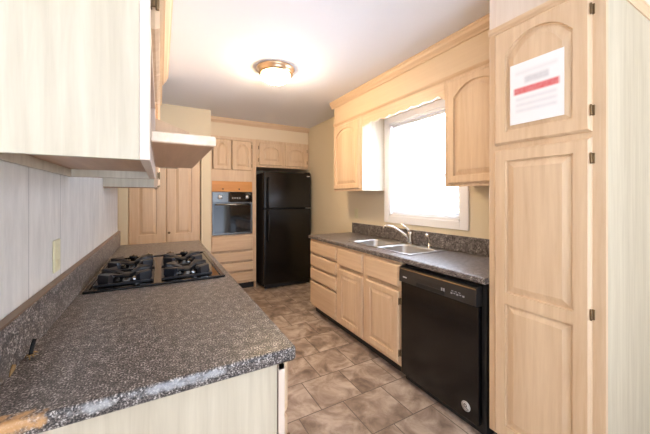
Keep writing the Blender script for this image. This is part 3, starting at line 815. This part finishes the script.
door_part(pn, dx, 0.110, dwid, 1.495, fw=0.060, t=0.020, hinge_side='r', hz=(0.22, 0.866, 1.518), hs=0.85, panels=[(0.062, 0.695, 0), (0.752, 1.435, 0)])
nt_ = MB().box(-0.115, 0.115, -0.0012, -0.0002, -0.150, 0.150).build('paper_notice', 'notice')
nt_.location = (FX-0.0205, 0.731, 1.870); nt_.rotation_euler = (0, 0, R(-90))
tag(nt_, 'white paper notice with a red band taped to the upper pantry door', 'notice')

# upper cabinets beside the window
UX = 1.835; UZ = 1.435; uh = SZ-UZ
def wall_cab(label, y, w, hs_, door_x, door_w, arch):
    c = thing('wall_cabinet', label, 'wall cabinet', (UX, y, UZ), -90)
    dd = XR-UX-0.002
    MB().box(0.0, w-0.006, 0.020, dd, 0.012, uh).build('carcass', 'wood', c)
    MB().box(w-0.0055, w, 0.020, dd, 0.0, uh).build('end_panel', 'vinyl', c, 'whitish wood-grain end panel')
    q = MB(); q.box(0, 0.035, 0, 0.0195, 0, uh); q.box(w-0.035, w, 0, 0.0195, 0, uh); q.box(0.035, w-0.035, 0, 0.019, 0, 0.035); q.box(0.035, w-0.035, 0, 0.019, uh-0.035, uh)
    q.build('face_frame', 'wood', c)
    door_part(c, door_x, 0.02, door_w, uh-0.04, arch=arch, fw=0.055, hinge_side=hs_)
    return c
wall_cab('arched-door oak upper cabinet left of the window, far from pantry', 3.045, 0.560, None, 0.012, 0.515, 0.07)
wall_cab('arched-door oak upper cabinet between window and pantry', 1.462, 0.488, None, 0.028, 0.440, 0.085)
# scalloped valance between them
q = MB(); ya_, yb_ = 1.466, 2.482; pts = [(ya_, SZ), (yb_, SZ)]
n = 96; base = 2.112
for i in range(n+1):
    u = i/n; y = yb_+(ya_-yb_)*u
    k = u*7.5
    z = base+0.012*(1-abs(math.sin(k*math.pi)))*1.5-0.004
    e = min(u, 1-u)
    if e < 0.05: z -= 0.03*(1-e/0.05)
    pts.append((y, z))
q.prism(pts, 'x', 1.836, 1.855)
va = q.build('valance', 'wood_y', None); tag(va, 'oak valance with a scalloped lower edge above the window', 'valance')

# ------------------------------------------------------------------ far end: oven tower, fridge
YF = 4.40
ov = thing('oven_cabinet', 'tall oak oven cabinet with four drawers beside the black fridge', 'oven cabinet', (0.583, YF, 0))
w = 0.682; x0 = 0.051; ox1 = 0.622
q = MB(); q.box(0, 0.018, 0.020, 0.58, 0.0, 2.246); q.box(w-0.018, w, 0.020, 0.58, 0.0, 2.246); q.box(0.018, w-0.018, 0.565, 0.58, 0.1, 2.246)
for z in (0.10, 0.80, 1.45, 1.74, 2.228): q.box(0.018, w-0.018, 0.020, 0.565, z, z+0.018)
q.build('carcass', 'wood', ov)
q = MB(); q.box(0, x0, 0, 0.0195, 0.10, 2.246); q.box(ox1, w, 0, 0.0195, 0.10, 2.246)
for a, c in ((0.10, 0.14), (0.790, 0.822), (1.600, 1.775), (2.205, 2.246), (0.252, 0.290), (0.400, 0.436), (0.557, 0.593)): q.box(x0, ox1, 0.012 if a in (0.252, 0.400, 0.557) else 0, 0.019, a, c)
q.build('face_frame', 'wood', ov)
MB().box(0.0, w, 0.07, 0.085, 0, 0.098).build('toe_kick', 'black_matt', ov)
q = MB().box(x0+0.001, ox1-0.001, 0.002, 0.019, 1.448, 1.599); fp = q.build('filler_board', 'pine', ov, 'orange new pine filler board')
for hx_ in (0.20, 0.43): MB().lathe([(0.011, 0.0015), (0.011, 0.0005), (0.002, 0.0004)], (hx_, 0, 1.487), 16, 'y').build('screw_hole', 'black_matt', fp)
for z0, z1 in ((0.130, 0.258), (0.284, 0.405), (0.431, 0.562), (0.588, 0.800)):
    drawer_part(ov, x0-0.006, z0, ox1-x0+0.012, z1-z0)
hd_ = (0.252, 0.286)
door_part(ov, 0.062, 1.765, 0.255, 0.435, arch=0.07, fw=0.048, hinge_side=None)
door_part(ov, 0.325, 1.765, 0.288, 0.435, arch=0.075, fw=0.052, hinge_side='r')
# wall oven
wo_ = thing('wall_oven', 'stainless and black built-in wall oven', 'oven', (0.583+x0, YF, 0.824))
ow = ox1-x0; oh = 0.620
MB().box(0.004, ow-0.004, 0.003, 0.52, 0.002, oh-0.003).build('housing', 'dark_steel', wo_)
q = MB(); q.box(0.001, 0.22, -0.022, 0.002, oh-0.145, oh-0.002, 0.002); cpn = q.build('control_panel', 'dark_steel', wo_)  # grey left part: reflection of the wall in black glass, put into the colour
MB().box(0.2205, ow-0.001, -0.022, 0.002, oh-0.145, oh-0.002, 0.002).build('display_panel', 'glass_black', wo_, 'black glass display panel')
for kx in (0.105, 0.49):
    MB().lathe([(0.030, -0.0225), (0.028, -0.044), (0.022, -0.048), (0.003, -0.049)], (kx, 0, oh-0.075), 24, 'y').build('knob', 'steel', wo_)
for i in range(4): MB().box(0.27+i*0.034, 0.290+i*0.034, -0.0232, -0.0222, oh-0.098, oh-0.078).build('button', 'display', wo_, 'pale button')
q = MB(); q.box(0.001, ow-0.001, -0.024, 0.002, 0.004, oh-0.150, 0.003); dr = q.build('door', 'dark_steel', wo_)
MB().box(0.012, ow-0.030, -0.0262, -0.0242, 0.03, oh-0.165, 0.0005).build('door_glass', 'glass_black', dr)
q = MB(); q.tube([(0.045, -0.062, oh-0.180), (ow-0.045, -0.062, oh-0.180)], 0.011, 14)
for hx_ in (0.07, ow-0.07): q.tube([(hx_, -0.0265, oh-0.180), (hx_, -0.062, oh-0.180)], 0.008, 10)
q.build('handle', 'steel', dr)
# cabinet over the fridge
fc = thing('wall_cabinet', 'two-door oak cabinet above the black fridge', 'wall cabinet', (1.268, YF, 1.83))
w = XR-1.268-0.003; h_ = 2.246-1.83
MB().box(0, w, 0.020, 0.58, 0.0, h_).build('carcass', 'wood', fc)
q = MB(); q.box(0, 0.05, 0, 0.0195, 0, h_); q.box(w-0.03, w, 0, 0.0195, 0, h_); q.box(0.40, 0.47, 0, 0.0195, 0, h_); q.box(0.05, w-0.03, 0.0008, 0.019, 0, 0.04); q.box(0.05, w-0.03, 0.0008, 0.019, h_-0.045, h_-0.0005)
q.build('face_frame', 'wood', fc)
door_part(fc, 0.042, 0.032, 0.372, 0.338, arch=0.055, fw=0.062, hinge_side='l')
door_part(fc, 0.462, 0.032, 0.385, 0.338, arch=0.055, fw=0.062, hinge_side='r')

# refrigerator
rf = thing('refrigerator', 'black top-freezer refrigerator at the far end of kitchen', 'refrigerator', (1.330, 4.20, 0))
w = 0.765
MB().box(0.0, w, 0.078, 0.74, 0.035, 1.735, 0.006).build('body', 'black_matt', rf)
fz = MB().box(0.0, w, 0, 0.072, 1.205, 1.750, 0.012, 3).build('freezer_door', 'black_fridge', rf)
fd = MB().box(0.0, w, 0, 0.072, 0.075, 1.192, 0.012, 3).build('fridge_door', 'black_fridge', rf)
def fhandle(z0, z1, par):
    x = 0.055
    MB().tube([(x, -0.004, z0), (x, -0.040, z0+0.03), (x, -0.045, z0+0.08), (x, -0.045, z1-0.08), (x, -0.040, z1-0.03), (x, -0.004, z1)], 0.013, 12).build('handle', 'black', par)
fhandle(1.225, 1.66, fz); fhandle(0.72, 1.175, fd)
q = MB(); q.box(w-0.075, w-0.025, -0.002, 0.0005, 1.690, 1.705, 0.0005); q.build('badge', 'badge', fz, 'small silver badge')
q = MB(); q.box(w-0.075, w+0.002, 0.01, 0.06, 1.1935, 1.2035, 0.001); q.build('centre_hinge', 'steel', rf, 'silver centre hinge')
MB().box(0.02, w-0.02, 0.03, 0.075, 0.012, 0.070, 0.004).build('kick_grille', 'black_matt', rf)
MB().box(w-0.09, w-0.01, 0.015, 0.10, 1.7505, 1.762, 0.002).build('top_hinge', 'black_matt', rf)
for fx in (0.04, w-0.04):
    q = MB(); q.lathe([(0.018, -0.012), (0.018, 0.012)], (fx, 0.055, 0.018), 16, 'x'); q.lathe([(0.016, 0.0), (0.018, 0.012)], (fx-0.02, 0.02, 0.0), 16); q.build('roller', 'steel', rf, 'pale front roller')
for fx in (0.06, w-0.06): MB().box(fx-0.02, fx+0.02, 0.62, 0.66, 0.0, 0.036).build('rear_foot', 'black_matt', rf)
